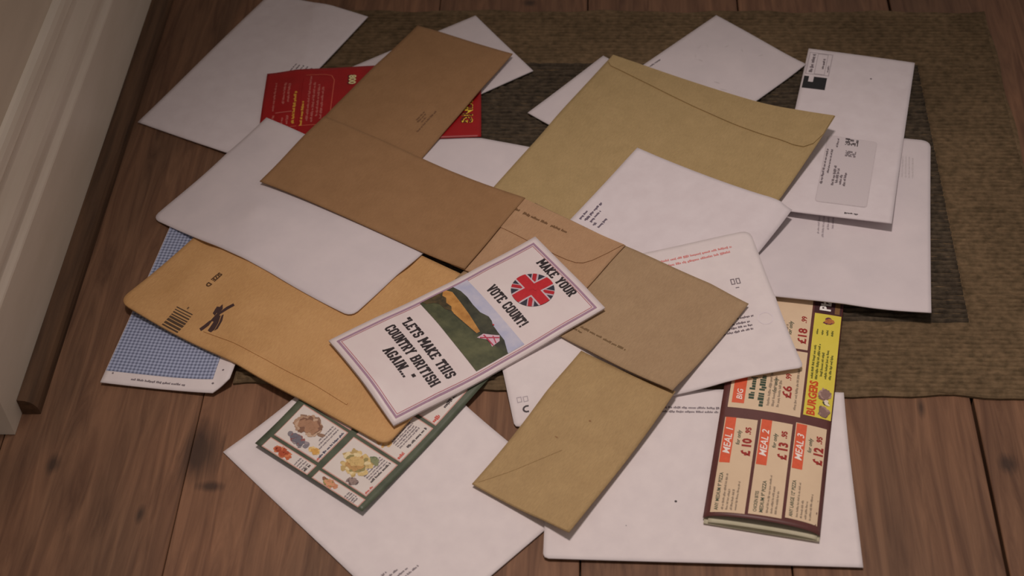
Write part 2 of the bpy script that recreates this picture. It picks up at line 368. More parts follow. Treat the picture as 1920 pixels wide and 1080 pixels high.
# ---------------------------------------------------------------- building paper things
def body_mesh(s, name, mat, parent, z0, rounds=(0, 0, 0, 0), chamfer=None, zlo=None, zhi=None, inset=(0, 0, 0, 0), fold=None, edge_mat=None):
    """A leaf of paper on sheet s: rounds = corner radii in cells TL TR BR BL; zlo/zhi: fractions of the sheet's thickness."""
    nx, ny = s.nx, s.ny
    I, J = np.meshgrid(np.arange(nx, dtype=float), np.arange(ny, dtype=float))
    def corner(cx, cy, r, l1):
        if r <= 0: return
        p = r - np.abs(I - cx); q = r - np.abs(J - cy)
        m = (p > 0) & (q > 0)
        mx = np.maximum(p, q); nn = (p + q) if l1 else np.hypot(p, q)
        k = np.where(m, mx / np.where(nn == 0, 1, nn), 1)
        sx = 1 if cx == 0 else -1; sy = 1 if cy == 0 else -1
        I[m] = (cx + sx * (r - p * k))[m]; J[m] = (cy + sy * (r - q * k))[m]
    corner(0, ny - 1, rounds[0], chamfer == 0); corner(nx - 1, ny - 1, rounds[1], chamfer == 1)
    corner(nx - 1, 0, rounds[2], chamfer == 2); corner(0, 0, rounds[3], chamfer == 3)
    U = I / (nx - 1) * s.w; V = J / (ny - 1) * s.h
    it, ir, ib, il = inset
    U2 = il + U / s.w * (s.w - il - ir); V2 = ib + V / s.h * (s.h - ib - it)
    zb, zt = s.zbot(U2, V2), s.ztop(U2, V2)
    lo = zb if zlo is None else zlo(zb, zt); hi = zt if zhi is None else zhi(zb, zt)
    n = nx * ny
    vs = np.concatenate([np.stack([U2 - s.w / 2, V2 - s.h / 2, hi - z0], -1).reshape(-1, 3), np.stack([U2 - s.w / 2, V2 - s.h / 2, lo - z0], -1).reshape(-1, 3)])
    fs = []
    for j in range(ny - 1):
        for i in range(nx - 1):
            a = j * nx + i
            fs.append((a, a + 1, a + nx + 1, a + nx)); fs.append((n + a, n + a + nx, n + a + nx + 1, n + a + 1))
    k = len(fs)
    ring = [i for i in range(nx)] + [j * nx + nx - 1 for j in range(1, ny)] + [(ny - 1) * nx + i for i in range(nx - 2, -1, -1)] + [j * nx for j in range(ny - 2, 0, -1)]
    for a, b in zip(ring, ring[1:] + ring[:1]): fs.append((a, n + a, n + b, b))
    me = bpy.data.meshes.new(name); me.from_pydata(vs.tolist(), [], fs); me.materials.append(mat)
    if edge_mat: me.materials.append(edge_mat)
    me.polygons.foreach_set('use_smooth', [i < k for i in range(len(fs))])
    if edge_mat: me.polygons.foreach_set('material_index', [0 if i < k else 1 for i in range(len(fs))])
    me.update()
    o = bpy.data.objects.new(name, me); COL.objects.link(o)
    if parent: o.parent = parent
    return o

class Item:
    def __init__(s, key, name, label, cat, group=None, parts=True):
        s.s = SHEETS[key]; s.z0 = float(s.s.z.min()); s.name = name
        s.root = None
        if parts:
            s.root = bpy.data.objects.new(name, None); COL.objects.link(s.root); s.place(s.root)
            s.root.empty_display_size = .03
            tag(s.root, label, cat, group)
        s.meta = (label, cat, group)
    def place(s, o):
        o.location = (s.s.x, s.s.y, s.z0); o.rotation_euler = (0, 0, s.s.th)
    def body(s, mat, name='body', **k):
        o = body_mesh(s.s, name if s.root else s.name, mat, s.root, s.z0, **k)
        if not s.root: s.place(o); tag(o, *s.meta)
        return o
    def at(s, u, v, off):
        """local millimetres on the sheet -> point just above its surface"""
        u, v = u / 1000, v / 1000
        uu = min(max(u, .0003), s.s.w - .0003); vv = min(max(v, .0003), s.s.h - .0003)
        return (uu - s.s.w / 2, vv - s.s.h / 2, float(s.s.ztop(uu, vv)) - s.z0 + off)

class Ink:
    """flat print on an item: polygons given in local millimetres"""
    def __init__(s, item, name, mat, layer=1, parent=None):
        s.i, s.name, s.mat, s.layer, s.parent = item, name, mat, layer, parent
        s.v, s.f = [], []; s.cuts = []
    def cut(s): s.cuts.append(len(s.f)); return s
    def poly(s, pts):
        b = len(s.v); s.v += [(p[0], p[1]) for p in pts]; s.f.append(tuple(range(b, b + len(pts)))); return s
    def rect(s, u0, v0, u1, v1): return s.poly([(u0, v0), (u1, v0), (u1, v1), (u0, v1)])
    def rrect(s, u0, v0, u1, v1, r, n=4):
        pts = []
        for cx, cy, a0 in ((u1 - r, v0 + r, -90), (u1 - r, v1 - r, 0), (u0 + r, v1 - r, 90), (u0 + r, v0 + r, 180)):
            for k in range(n + 1):
                a = math.radians(a0 + 90 * k / n); pts.append((cx + r * math.cos(a), cy + r * math.sin(a)))
        return s.poly(pts)
    def ell(s, u, v, a, b, n=14, rot=0., wob=0., seed=0):
        R = random.Random(seed); pts = []
        for k in range(n):
            t = 2 * math.pi * k / n; q = 1 + R.uniform(-wob, wob)
            x, y = a * q * math.cos(t), b * q * math.sin(t)
            pts.append((u + x * math.cos(rot) - y * math.sin(rot), v + x * math.sin(rot) + y * math.cos(rot)))
        return s.poly(pts)
    def line(s, u0, v0, u1, v1, w):
        d = math.hypot(u1 - u0, v1 - v0); nx, ny = -(v1 - v0) / d * w / 2, (u1 - u0) / d * w / 2
        return s.poly([(u0 + nx, v0 + ny), (u0 - nx, v0 - ny), (u1 - nx, v1 - ny), (u1 + nx, v1 + ny)])
    def path(s, pts, w):
        for a, b in zip(pts[:-1], pts[1:]): s.line(a[0], a[1], b[0], b[1], w)
        return s
    def frame(s, u0, v0, u1, v1, w):
        s.rect(u0, v0, u1, v0 + w); s.rect(u0, v1 - w, u1, v1); s.rect(u0, v0 + w, u0 + w, v1 - w); s.rect(u1 - w, v0 + w, u1, v1 - w); return s
    def words(s, u0, v0, u1, v1, h, seed=1, fill=.8):
        """a line of print too small to read: word-like dashes of uneven length"""
        R = random.Random(seed); L = math.hypot(u1 - u0, v1 - v0); dx, dy = (u1 - u0) / L, (v1 - v0) / L; t = 0; sg = 1 if h > 0 else -1; h = abs(h)
        while t < L - h * .4:
            w = min(R.uniform(1.2, 4.2) * h, L - t); k = t
            while k < t + w - .05:
                c = min(R.uniform(.32, .6) * h, t + w - k); hh = sg * h * R.choice((.62, .66, .7, .95, 1.0)); lo = sg * R.choice((0, 0, 0, 0, -.2)) * h
                p = (u0 + dx * k, v0 + dy * k)
                s.poly([(p[0] - dy * lo, p[1] + dx * lo), (p[0] + dx * c - dy * lo, p[1] + dy * c + dx * lo), (p[0] + dx * c - dy * hh, p[1] + dy * c + dx * hh), (p[0] - dy * hh, p[1] + dx * hh)])
                k += c + h * .10
            t += w + h * .5
        return s
    def text(s, body, u, v, size, rot=0, sx=1., bold=0., align='LEFT', shear=0., space=1.):
        cu = bpy.data.curves.new('t', 'FONT'); cu.body = body; cu.size = 1; cu.align_x = align; cu.offset = bold; cu.shear = shear; cu.space_character = space; cu.resolution_u = 2
        ob = bpy.data.objects.new('t', cu); me = ob.to_mesh()
        c, n = math.cos(math.radians(rot)), math.sin(math.radians(rot)); b = len(s.v)
        for q in me.vertices:
            x, y = q.co.x * size * sx, q.co.y * size
            s.v.append((u + x * c - y * n, v + x * n + y * c))
        s.f += [tuple(b + i for i in p.vertices) for p in me.polygons]
        ob.to_mesh_clear(); bpy.data.objects.remove(ob); bpy.data.curves.remove(cu)
        return s
    def build(s, fine=5.0, thick=0.):
        if s.cuts:                                    # separate marks become parts of their own
            o = None
            for a, b in zip([0] + s.cuts, s.cuts + [len(s.f)]):
                if b > a:
                    q = Ink(s.i, s.name, s.mat, s.layer, s.parent); q.v = s.v; q.f = s.f[a:b]; o = q.build(fine, thick)
            return o
        bm = bmesh.new(); vv = [bm.verts.new((a, b, 0)) for a, b in s.v]
        for f in s.f:
            try: bm.faces.new([vv[i] for i in f])
            except ValueError: pass
        bmesh.ops.delete(bm, geom=[q for q in bm.verts if not q.link_faces], context='VERTS')
        bmesh.ops.triangulate(bm, faces=bm.faces[:])
        for k in range(7):
            es = [e for e in bm.edges if e.calc_length() > fine]
            if not es: break
            bmesh.ops.subdivide_edges(bm, edges=es, cuts=1)
            bmesh.ops.triangulate(bm, faces=bm.faces[:])
        for f in bm.faces:
            if f.normal.z < 0: f.normal_flip()
        off = .00004 + .00011 * s.layer
        if thick:
            res = bmesh.ops.extrude_face_region(bm, geom=bm.faces[:]); up = {g for g in res['geom'] if isinstance(g, bmesh.types.BMVert)}
        else: up = None
        for q in bm.verts:
            q.co = Vector(s.i.at(q.co.x, q.co.y, off if not thick else (thick if q in up else -.00005)))
        if thick: bmesh.ops.recalc_face_normals(bm, faces=bm.faces[:])
        me = bpy.data.meshes.new(s.name); bm.to_mesh(me); bm.free(); me.materials.append(s.mat)
        if not thick: me.polygons.foreach_set('use_smooth', [True] * len(me.polygons))
        o = bpy.data.objects.new(s.name, me); COL.objects.link(o); o.parent = s.parent or s.i.root
        return o

# block letters with slab serifs, as strokes on a 4 x 7 cell
SLAB = {
 'M': ([((.5, 0), (.5, 7), (2.5, 2.6), (4.5, 7), (4.5, 0))], [.5, 4.5], [.5, 4.5], 5), 'A': ([((.4, 0), (2, 7), (3.6, 0)), ((1, 2.4), (3, 2.4))], [.4, 3.6], [2], 4),
 'K': ([((.6, 0), (.6, 7)), ((3.4, 7), (.9, 3.3), (3.5, 0))], [.6, 3.4], [.6, 3.4], 4), 'E': ([((3.4, 5.6), (3.4, 6.6), (.7, 6.6), (.7, .4), (3.4, .4), (3.4, 1.4)), ((.7, 3.5), (2.5, 3.5))], [.7], [.7], 4),
 'Y': ([((.5, 7), (2, 3.4), (3.5, 7)), ((2, 3.4), (2, 0))], [2], [.5, 3.5], 4), 'O': ([((1.2, 6.6), (2.8, 6.6), (3.5, 5.6), (3.5, 1.4), (2.8, .4), (1.2, .4), (.5, 1.4), (.5, 5.6), (1.2, 6.6))], [], [], 4),
 'U': ([((.6, 7), (.6, 1.4), (1.3, .4), (2.7, .4), (3.4, 1.4), (3.4, 7))], [], [.6, 3.4], 4), 'R': ([((.6, 0), (.6, 6.6), (2.7, 6.6), (3.3, 5.7), (3.3, 4.4), (2.7, 3.5), (.6, 3.5)), ((2.2, 3.5), (3.4, 0))], [.6, 3.4], [.6], 4),
 'V': ([((.4, 7), (2, 0), (3.6, 7))], [], [.4, 3.6], 4), 'T': ([((2, 0), (2, 6.6)), ((.4, 5.4), (.4, 6.6), (3.6, 6.6), (3.6, 5.4))], [2], [], 4),
 'C': ([((3.4, 4.9), (3.4, 5.7), (2.8, 6.6), (1.2, 6.6), (.5, 5.6), (.5, 1.4), (1.2, .4), (2.8, .4), (3.4, 1.3), (3.4, 2.1))], [], [], 4), 'N': ([((.6, 0), (.6, 7), (3.4, 0), (3.4, 7))], [.6], [.6, 3.4], 4),
 'L': ([((.7, 7), (.7, .4), (3.4, .4), (3.4, 1.9))], [.7], [.7], 4), 'S': ([((3.3, 5.0), (3.3, 5.8), (2.7, 6.6), (1.2, 6.6), (.6, 5.8), (.6, 4.4), (1.2, 3.6), (2.7, 3.4), (3.4, 2.6), (3.4, 1.3), (2.7, .4), (1.2, .4), (.5, 1.2), (.5, 2.0))], [], [], 4),
 'H': ([((.6, 0), (.6, 7)), ((3.4, 0), (3.4, 7)), ((.6, 3.5), (3.4, 3.5))], [.6, 3.4], [.6, 3.4], 4), 'I': ([((1, 0), (1, 7))], [1], [1], 2),
 'B': ([((.6, .4), (.6, 6.6), (2.6, 6.6), (3.2, 5.8), (3.2, 4.3), (2.6, 3.6), (.6, 3.6)), ((2.6, 3.6), (3.4, 2.8), (3.4, 1.2), (2.7, .4), (.6, .4))], [.6], [.6], 4),
 'G': ([((3.4, 4.9), (3.4, 5.7), (2.8, 6.6), (1.2, 6.6), (.5, 5.6), (.5, 1.4), (1.2, .4), (2.8, .4), (3.4, 1.3), (3.4, 3.0), (2.2, 3.0))], [], [], 4),
 '!': ([((.8, 2.2), (.8, 7)), ((.8, 0), (.8, 1.0))], [], [], 1.6), '.': ([((.6, 0), (.6, 1.0))], [], [], 1.2), '"': ([((.4, 5.2), (.4, 7)), ((1.4, 5.2), (1.4, 7))], [], [], 1.8), ' ': ([], [], [], 1.8)}
def slab_text(ik, text, u, v, width, height, th=1.35):
    tot = sum(SLAB[c][3] + .9 for c in text) - .9; kx, ky = width / tot, height / 7; x = 0
    for c in text:
        st, lo, hi, adv = SLAB[c]
        for pl in st:
            for a, b in zip(pl[:-1], pl[1:]):
                dx, dy = (b[0] - a[0]), (b[1] - a[1]); L = math.hypot(dx, dy); t = th * (1.15 if abs(dy) > abs(dx) else .85)
                nx, ny = -dy / L * t / 2, dx / L * t / 2; ex, ey = dx / L * .28, dy / L * .28
                ik.poly([(u + (x + p) * kx, v + q * ky) for p, q in ((a[0] - ex + nx, a[1] - ey + ny), (a[0] - ex - nx, a[1] - ey - ny), (b[0] + ex - nx, b[1] + ey - ny), (b[0] + ex + nx, b[1] + ey + ny))])
        for xs, y0, y1 in ((lo, 0, .8), (hi, 6.2, 7)):
            for sx in xs: ik.poly([(u + (x + sx - 1.0) * kx, v + y0 * ky), (u + (x + sx + 1.0) * kx, v + y0 * ky), (u + (x + sx + 1.0) * kx, v + y1 * ky), (u + (x + sx - 1.0) * kx, v + y1 * ky)])
        x += adv + .9
    return ik

def clip_convex(poly, clip):
    out = poly
    for (ax, ay), (bx, by) in zip(clip, clip[1:] + clip[:1]):
        inp, out = out, []
        if not inp: return []
        side = lambda p: (bx - ax) * (p[1] - ay) - (by - ay) * (p[0] - ax)
        for p, q in zip(inp, inp[1:] + inp[:1]):
            sp, sq = side(p), side(q)
            if sp >= 0: out.append(p)
            if (sp >= 0) != (sq >= 0):
                t = sp / (sp - sq); out.append((p[0] + (q[0] - p[0]) * t, p[1] + (q[1] - p[1]) * t))
    return out
def band(cx, cy, ang, half, L=60, off=0.):
    c, n = math.cos(math.radians(ang)), math.sin(math.radians(ang)); ox, oy = -n * off, c * off
    return [(cx + ox - c * L + n * half, cy + oy - n * L - c * half), (cx + ox + c * L + n * half, cy + oy + n * L - c * half), (cx + ox + c * L - n * half, cy + oy + n * L + c * half), (cx + ox - c * L - n * half, cy + oy - n * L + c * half)]

white = paper('white_paper', (221, 211, 213), (229, 220, 222), bump=.10)
white2 = paper('soft_white_paper', (212, 203, 205), (222, 212, 213), bump=.14, scale=25)
cream_p = paper('off_white_paper', (224, 214, 213), (232, 222, 220), bump=.10)
tan_dk = paper('tan_manila', (152, 116, 80), (160, 123, 86), bump=.10, fibre=.15)
manila = paper('buff_manila', (172, 148, 104), (181, 156, 111), bump=.14, fibre=.2)
buff = paper('pinkish_buff_paper', (176, 140, 106), (184, 148, 113), bump=.12, fibre=.2)
grey_buff = paper('grey_buff_paper', (164, 137, 105), (172, 145, 112), bump=.12, fibre=.2)
olive_buff = paper('olive_buff_paper', (170, 142, 100), (179, 151, 107), bump=.16, fibre=.2)
kraft = paper('golden_kraft', (194, 150, 98), (207, 163, 110), bump=.35, fibre=.25, scale=22)
gloss_white = paper('coated_white_paper', (226, 212, 210), (230, 218, 215), rough=.45, bump=.05, spec=.4)
red_gloss = paper('red_coated_paper', (152, 14, 18), (166, 18, 22), rough=.42, bump=.08, spec=.4)
maroon = paper('maroon_coated_paper', (92, 52, 48), (102, 60, 56), rough=.45, bump=.05, spec=.4)
green_dk = paper('dark_green_coated_paper', (74, 82, 66), (96, 104, 84), rough=.42, bump=.05, spec=.4)
page_in = paper('pale_page', (196, 190, 160), (206, 198, 172), rough=.6, bump=.05)
BLK = ink(64, 56, 58); GRY = ink(120, 110, 114); LGRY = ink(172, 162, 166); BRN = ink(104, 78, 52); DBR = ink(78, 60, 44)

# --- A  white envelope by the batten
it = Item('A', 'white_envelope', 'white envelope whose pointed corner reaches out to the brown floor batten', 'envelope')
it.body(white)
k = Ink(it, 'address_print', GRY)
for q in range(5): k.words(116 + 1.5 * q, 24.5 - 4.6 * q, 134, 24.5 - 4.6 * q, 1.7, q)
k.build()
# --- D
Item('D', 'white_envelope', 'plain white envelope on the mat, its corner poking out behind the upper tan envelope', 'envelope', parts=False).body(white2)
# --- J
Item('J', 'white_envelope', 'white envelope mostly buried between the red leaflet and the big manila envelope', 'envelope', parts=False).body(white2, rounds=(0, 1, 0, 0))
# --- C red leaflet
it = Item('C', 'takeaway_leaflet', 'glossy red takeaway leaflet with yellow lettering half hidden under tan envelope', 'leaflet')
it.body(red_gloss, 'cover', zlo=lambda b, t: t - (t - b) * .42); it.body(red_gloss, 'back_page', zhi=lambda b, t: b + (t - b) * .4, inset=(0, 0, .001, 0))
k = Ink(it, 'panel_outline', ink(188, 84, 66)); 
for a in range(1): k.path([(62, 30), (67, 36), (68, 90), (65, 97), (58, 99), (40, 99)], 1.0)
k.path([(66, 34), (66, 30), (62, 26), (30, 26)], 1.0); k.build()
k = Ink(it, 'column_print', ink(186, 100, 92))
for q, (u, a, b) in enumerate(((12, 92, 50), (21.5, 90, 58), (26, 90, 60), (13, 44, 30), (22, 40, 26), (27, 42, 30), (46, 97, 32), (50.5, 88, 30), (55, 84, 38), (59, 80, 34))): k.words(u, b, u, a, 2.2, 20 + q)
k.line(14, 47, 30, 47, 1); k.build()
k = Ink(it, 'yellow_print', ink(214, 160, 60)); k.words(33, 30, 33, 74, 2.6, 3).words(41, 26, 41, 60, 2.4, 5); k.build()
k = Ink(it, 'fold_ridge', red_gloss); k.rect(36, 20, 37.6, 95); k.build(thick=.0006)
k = Ink(it, 'lettering', ink(226, 196, 60)); k.text('KING', 192.5, 52.5, 14, rot=-90, sx=.95, bold=.035); k.build()
k = Ink(it, 'price_lettering', ink(216, 204, 150), 2); k.text('800', 82.4, 96, 9.5, rot=-90, sx=.95, bold=.04); k.build()
k = Ink(it, 'letter_outline', ink(96, 26, 22)); k.text('800', 81.2, 96.8, 9.8, rot=-90, sx=1, bold=.06); k.cut(); k.text('KING', 191.6, 53.2, 14.2, rot=-90, sx=.95, bold=.05); k.build()

# --- T blue security paper
it = Item('T', 'torn_envelope_sheet', 'blue chequered security paper with white margins and a clipped corner', 'paper')
it.body(cream_p, rounds=(0, 0, 3, 0), chamfer=2)
m, n, l, p = new_mat('blue_check_print')
co = n.new('ShaderNodeTexCoord'); sp = n.new('ShaderNodeSeparateXYZ'); l.new(co.outputs['Object'], sp.inputs[0])
def wave(o, per):
    a = n.new('ShaderNodeMath'); a.operation = 'MULTIPLY'; a.inputs[1].default_value = 2 * math.pi / per; l.new(o, a.inputs[0])
    b = n.new('ShaderNodeMath'); b.operation = 'SINE'; l.new(a.outputs[0], b.inputs[0]); return b.outputs[0]
sm = n.new('ShaderNodeMath'); sm.operation = 'ADD'; l.new(wave(sp.outputs[0], .0033), sm.inputs[0]); l.new(wave(sp.outputs[1], .0033), sm.inputs[1])
r = n.new('ShaderNodeValToRGB'); r.color_ramp.elements[0].position = .0; r.color_ramp.elements[1].position = .9; r.color_ramp.elements[0].color = lin(104, 112, 138); r.color_ramp.elements[1].color = lin(176, 186, 214)
mr = n.new('ShaderNodeMapRange'); mr.inputs['From Min'].default_value = -1.4; mr.inputs['From Max'].default_value = 1.6; l.new(sm.outputs[0], mr.inputs['Value']); l.new(mr.outputs[0], r.inputs['Fac'])
l.new(r.outputs['Color'], p.inputs['Base Color']); p.inputs['Roughness'].default_value = .7
k = Ink(it, 'check_pattern', m); k.rect(.6, 12.5, 92, 199); k.build()
k = Ink(it, 'margin_print', GRY); k.words(24, 5.6, 72, 5.0, 2.1, 8); k.build()
k = Ink(it, 'register_mark', GRY); k.ell(93, 8.6, 1.1, .9, 8).cut().ell(98.5, 21, 1.0, .9, 8).cut().ell(7, 10.6, .8, .9, 8); k.build()

# --- R
it = Item('R', 'white_envelope', 'large white envelope on bare boards with the food photo menu lying on it', 'envelope')
it.body(cream_p)
k = Ink(it, 'address_print', GRY)
for q, b in enumerate((13, 20, 26, 33)): k.words(9 + 2 * q, 55.5 - 5.2 * q * .0 - q * 4.2, b + 6, 55.5 - q * 4.2, 1.7, 30 + q)
k.build()

# --- V food menu
it = Item('V', 'food_menu', 'dark green takeaway menu with boxed food photographs lying on white envelope', 'menu')
it.body(green_dk, 'cover', zlo=lambda b, t: t - (t - b) * .35); it.body(green_dk, 'back_page', zhi=lambda b, t: b + (t - b) * .35, inset=(0, .001, .001, .0015))
boxes = [(14.5, 57, 49.5, 103.5), (12, 6.5, 49, 51), (.8, 56, 11.6, 104), (.8, 5, 9.6, 51.5), (52, 6.5, 92, 51), (52, 57, 92, 103.5), (95, 6.5, 136, 51), (95, 57, 136, 103.5)]
pale = paper('menu_box_print', (222, 212, 204), (228, 219, 211), rough=.42, bump=.03)
pink = ink(200, 152, 140)
for bx in boxes:
    Ink(it, 'box_border', pink, 1).rect(bx[0], bx[1], bx[2], bx[3]).build()
    Ink(it, 'photo_box', pale, 2).rect(bx[0] + .8, bx[1] + .8, bx[2] - .8, bx[3] - .6).build()
def blobs(it, name, cols, cu, cv, ru, rv, n, seed, size):
    R = random.Random(seed)
    for ci, c in enumerate(cols):
        k = Ink(it, name, c, 3 + ci)
        for q in range(n):
            a = R.uniform(0, 6.28); d = math.sqrt(R.uniform(0, 1)) * (.95 - .12 * ci)
            k.ell(cu + ru * d * math.cos(a), cv + rv * d * math.sin(a), size * R.uniform(.6, 1.3), size * R.uniform(.5, 1.0), 9, R.uniform(0, 3), .25, R.randint(0, 999))
        k.build()
blobs(it, 'food_picture', [ink(142, 112, 92), ink(172, 138, 112), ink(190, 160, 134), ink(128, 92, 72), ink(164, 124, 96)], 36, 86, 10, 14.5, 20, 4, 3.1)
blobs(it, 'garnish_picture', [ink(128, 122, 126), ink(150, 138, 140), ink(146, 84, 80), ink(112, 108, 116)], 21.5, 85, 4, 12, 12, 6, 2.3)
blobs(it, 'sauce_picture', [ink(212, 172, 100), ink(224, 192, 130), ink(206, 158, 84)], 21, 66.5, 2.6, 4.4, 7, 8, 2.1)
blobs(it, 'food_picture', [ink(184, 158, 104), ink(208, 182, 124), ink(220, 202, 156), ink(148, 136, 88), ink(186, 146, 92), ink(206, 176, 116)], 31, 33, 11.5, 14.5, 20, 14, 3.0)
blobs(it, 'garnish_picture', [ink(108, 120, 88), ink(134, 138, 102)], 40.5, 23, 3, 5.5, 9, 16, 2.0)
blobs(it, 'dip_picture', [ink(134, 116, 112), ink(104, 90, 88), ink(150, 130, 122)], 16.5, 24, 2.2, 4, 7, 18, 2.2)
blobs(it, 'food_picture', [ink(188, 98, 62), ink(204, 120, 80), ink(172, 78, 50)], 5.8, 87, 3, 9, 11, 24, 2.3)
blobs(it, 'food_picture', [ink(200, 138, 104), ink(140, 98, 76), ink(146, 146, 86), ink(206, 150, 112)], 4.6, 38, 2.4, 8, 8, 26, 2.1)
blobs(it, 'food_picture', [ink(206, 168, 110), ink(222, 194, 144)], 60, 34, 4, 10, 9, 27, 3)
blobs(it, 'food_picture', [ink(138, 114, 82), ink(166, 142, 104)], 104, 32, 5, 10, 9, 28, 3.4)
k = Ink(it, 'caption_print', ink(54, 56, 84), 3); k.words(18, 59.0, 47, 59.0, 1.9, 41); k.build()
k = Ink(it, 'caption_print', GRY, 3)
for q in range(3): k.words(24 + 3 * q, 64.5 + 2.7 * q, 47, 64.5 + 2.7 * q, 1.2, 42 + q)
k.cut()
for q in range(4): k.words(25, 14.5 + 2.3 * q, 46.5, 14.5 + 2.3 * q, 1.2, 52 + q)
k.cut()
for q in range(4): k.words(2, 70 - 2.6 * q, 10, 70 - 2.6 * q, 1.3, 61 + q)
k.cut()
for q in range(5): k.words(1.8, 18.5 - 2.1 * q, 8, 18.5 - 2.1 * q, 1.3, 66 + q)
k.cut()
for q in range(5): k.words(62, 15 + 2.2 * q, 86, 15 + 2.2 * q, 1.3, 81 + q)
k.build()
k = Ink(it, 'title_print', BLK, 3); k.words(24, 11.5, 47, 11.5, 2.0, 71).cut().words(2, 59.5, 9, 59.5, 2.4, 72).cut().words(66, 10.4, 89, 10.4, 2.0, 73).cut().words(112, 10.5, 130, 10.5, 2.6, 74); k.build()
k = Ink(it, 'price_print', ink(198, 84, 72), 3); k.words(13.5, 8.0, 22, 8.0, 1.7, 75).cut().words(53.5, 9, 61.5, 9, 3.0, 76).cut().words(96.5, 9, 104, 9, 3.0, 77).cut().words(15.5, 58.5, 18, 58.5, 2, 79); k.build()

# --- S padded envelope
it = Item('S', 'padded_envelope', 'golden kraft padded envelope printed with a barcode and a size mark', 'padded envelope')
it.body(kraft, rounds=(2, 2, 2, 3))
k = Ink(it, 'seam_crease', kraft); k.path([(84, 14.6), (110, 16.2), (150, 17.4), (190, 17.0), (235, 15)], 1.6); k.build(thick=.0008)
k = Ink(it, 'barcode_print', DBR)
for a, b in ((1.8, 1.6), (4.6, 2.4), (8.2, 2.6), (11.6, 2.2), (14.8, 1.2), (17.4, 1.4), (20.2, .9), (22.6, 1.0)): k.rect(48.5 - .12 * a, a, 66 - .1 * a, a + b)
k.text('8', 55, 25.5, 3.2, rot=0, bold=.02); k.build()
k = Ink(it, 'size_print', ink(84, 58, 34)); k.text('SIZE', 53.2, 70.0, 6.2, rot=265, sx=.86, bold=.05).text('D', 52.6, 57.2, 6.2, rot=265, sx=1, bold=.05); k.build()
k = Ink(it, 'logo_mark', ink(66, 46, 44))          # crossed quill-like mark
k.poly([(78.6, 15.0), (81.8, 13.4), (84.2, 21.0), (84.0, 26.0), (81.6, 24.6), (80.2, 20)])
k.poly([(86.6, 16.6), (90.4, 15.8), (91.6, 19.2), (90.6, 26), (88.0, 32.5), (84.8, 31.6), (86.0, 24)])
k.poly([(92.2, 18.6), (93.8, 21.4), (92.6, 29.0), (89.6, 34.6), (88.6, 33.0), (91.0, 26.4)])
k.poly([(79.6, 31.6), (82.8, 30.4), (82.8, 35.4), (81.2, 39.4), (78.4, 38.6)]); k.poly([(82.8, 33.4), (85.2, 32.8), (84.8, 38.8), (81.2, 42.8), (81.0, 40.2)])
k.poly([(84.8, 35.4), (87.0, 34.2), (89.8, 41.0), (92.0, 46.0), (89.2, 47.6), (86.4, 42.0)]); k.poly([(82.4, 25), (86.0, 25.5), (86.8, 36), (83.4, 34)]); k.build()

# --- B
Item('B', 'white_envelope', 'plain white envelope with soft worn edges overlapping the padded envelope', 'envelope', parts=False).body(white2, rounds=(0, 0, 2, 2))

# --- Q
it = Item('Q', 'white_envelope', 'large white envelope lying squarely on the boards under the pizza menu', 'envelope')
it.body(cream_p, rounds=(0, 0, 0, 1))
k = Ink(it, 'return_address_print', GRY); k.words(60, 138.6, 132, 138.2, 1.9, 91).words(60, 134.8, 132, 134.6, 1.9, 92); k.build()
k = Ink(it, 'ink_speck', BLK); k.ell(96.7, 52.8, 1.0, 1.0, 8).cut().ell(60, 30, .4, .4, 6); k.build()

# --- W pizza menu
it = Item('W', 'pizza_menu', 'folded maroon pizza menu with cream price panels and a yellow burger strip', 'menu')
it.body(maroon, 'cover', zlo=lambda b, t: t - .0005); it.body(page_in, 'inner_page', zlo=lambda b, t: b + (t - b) * .40, zhi=lambda b, t: b + (t - b) * .40 + .0004, inset=(.004, .001, .002, -.0035))
it.body(page_in, 'back_page', zhi=lambda b, t: b + .0005, inset=(.001, 0, .0, -.004), edge_mat=maroon)
cream = paper('cream_panel_print', (222, 196, 164), (228, 203, 170), rough=.42, bump=.03); yellow = paper('yellow_panel_print', (220, 204, 76), (228, 212, 88), rough=.42, bump=.03)
for (u0, v0, u1, v1) in ((3.5, 55.6, 93.2, 80.5), (4.5, 29.0, 94.8, 53.2), (6.5, 3.0, 97.5, 26.6), (102.5, 24.2, 168.5, 80), (171, 24.6, 238, 80)):
    Ink(it, 'price_panel', cream, 1).rect(u0, v0, u1, v1).build()
Ink(it, 'burger_panel', yellow, 1).rect(106, .8, 213, 22.2).build()
ORG = ink(212, 92, 60); PRC = ink(150, 46, 40); WHT = ink(236, 222, 212); GRN = ink(58, 74, 58); DK = ink(84, 72, 62); MID = ink(150, 132, 112)
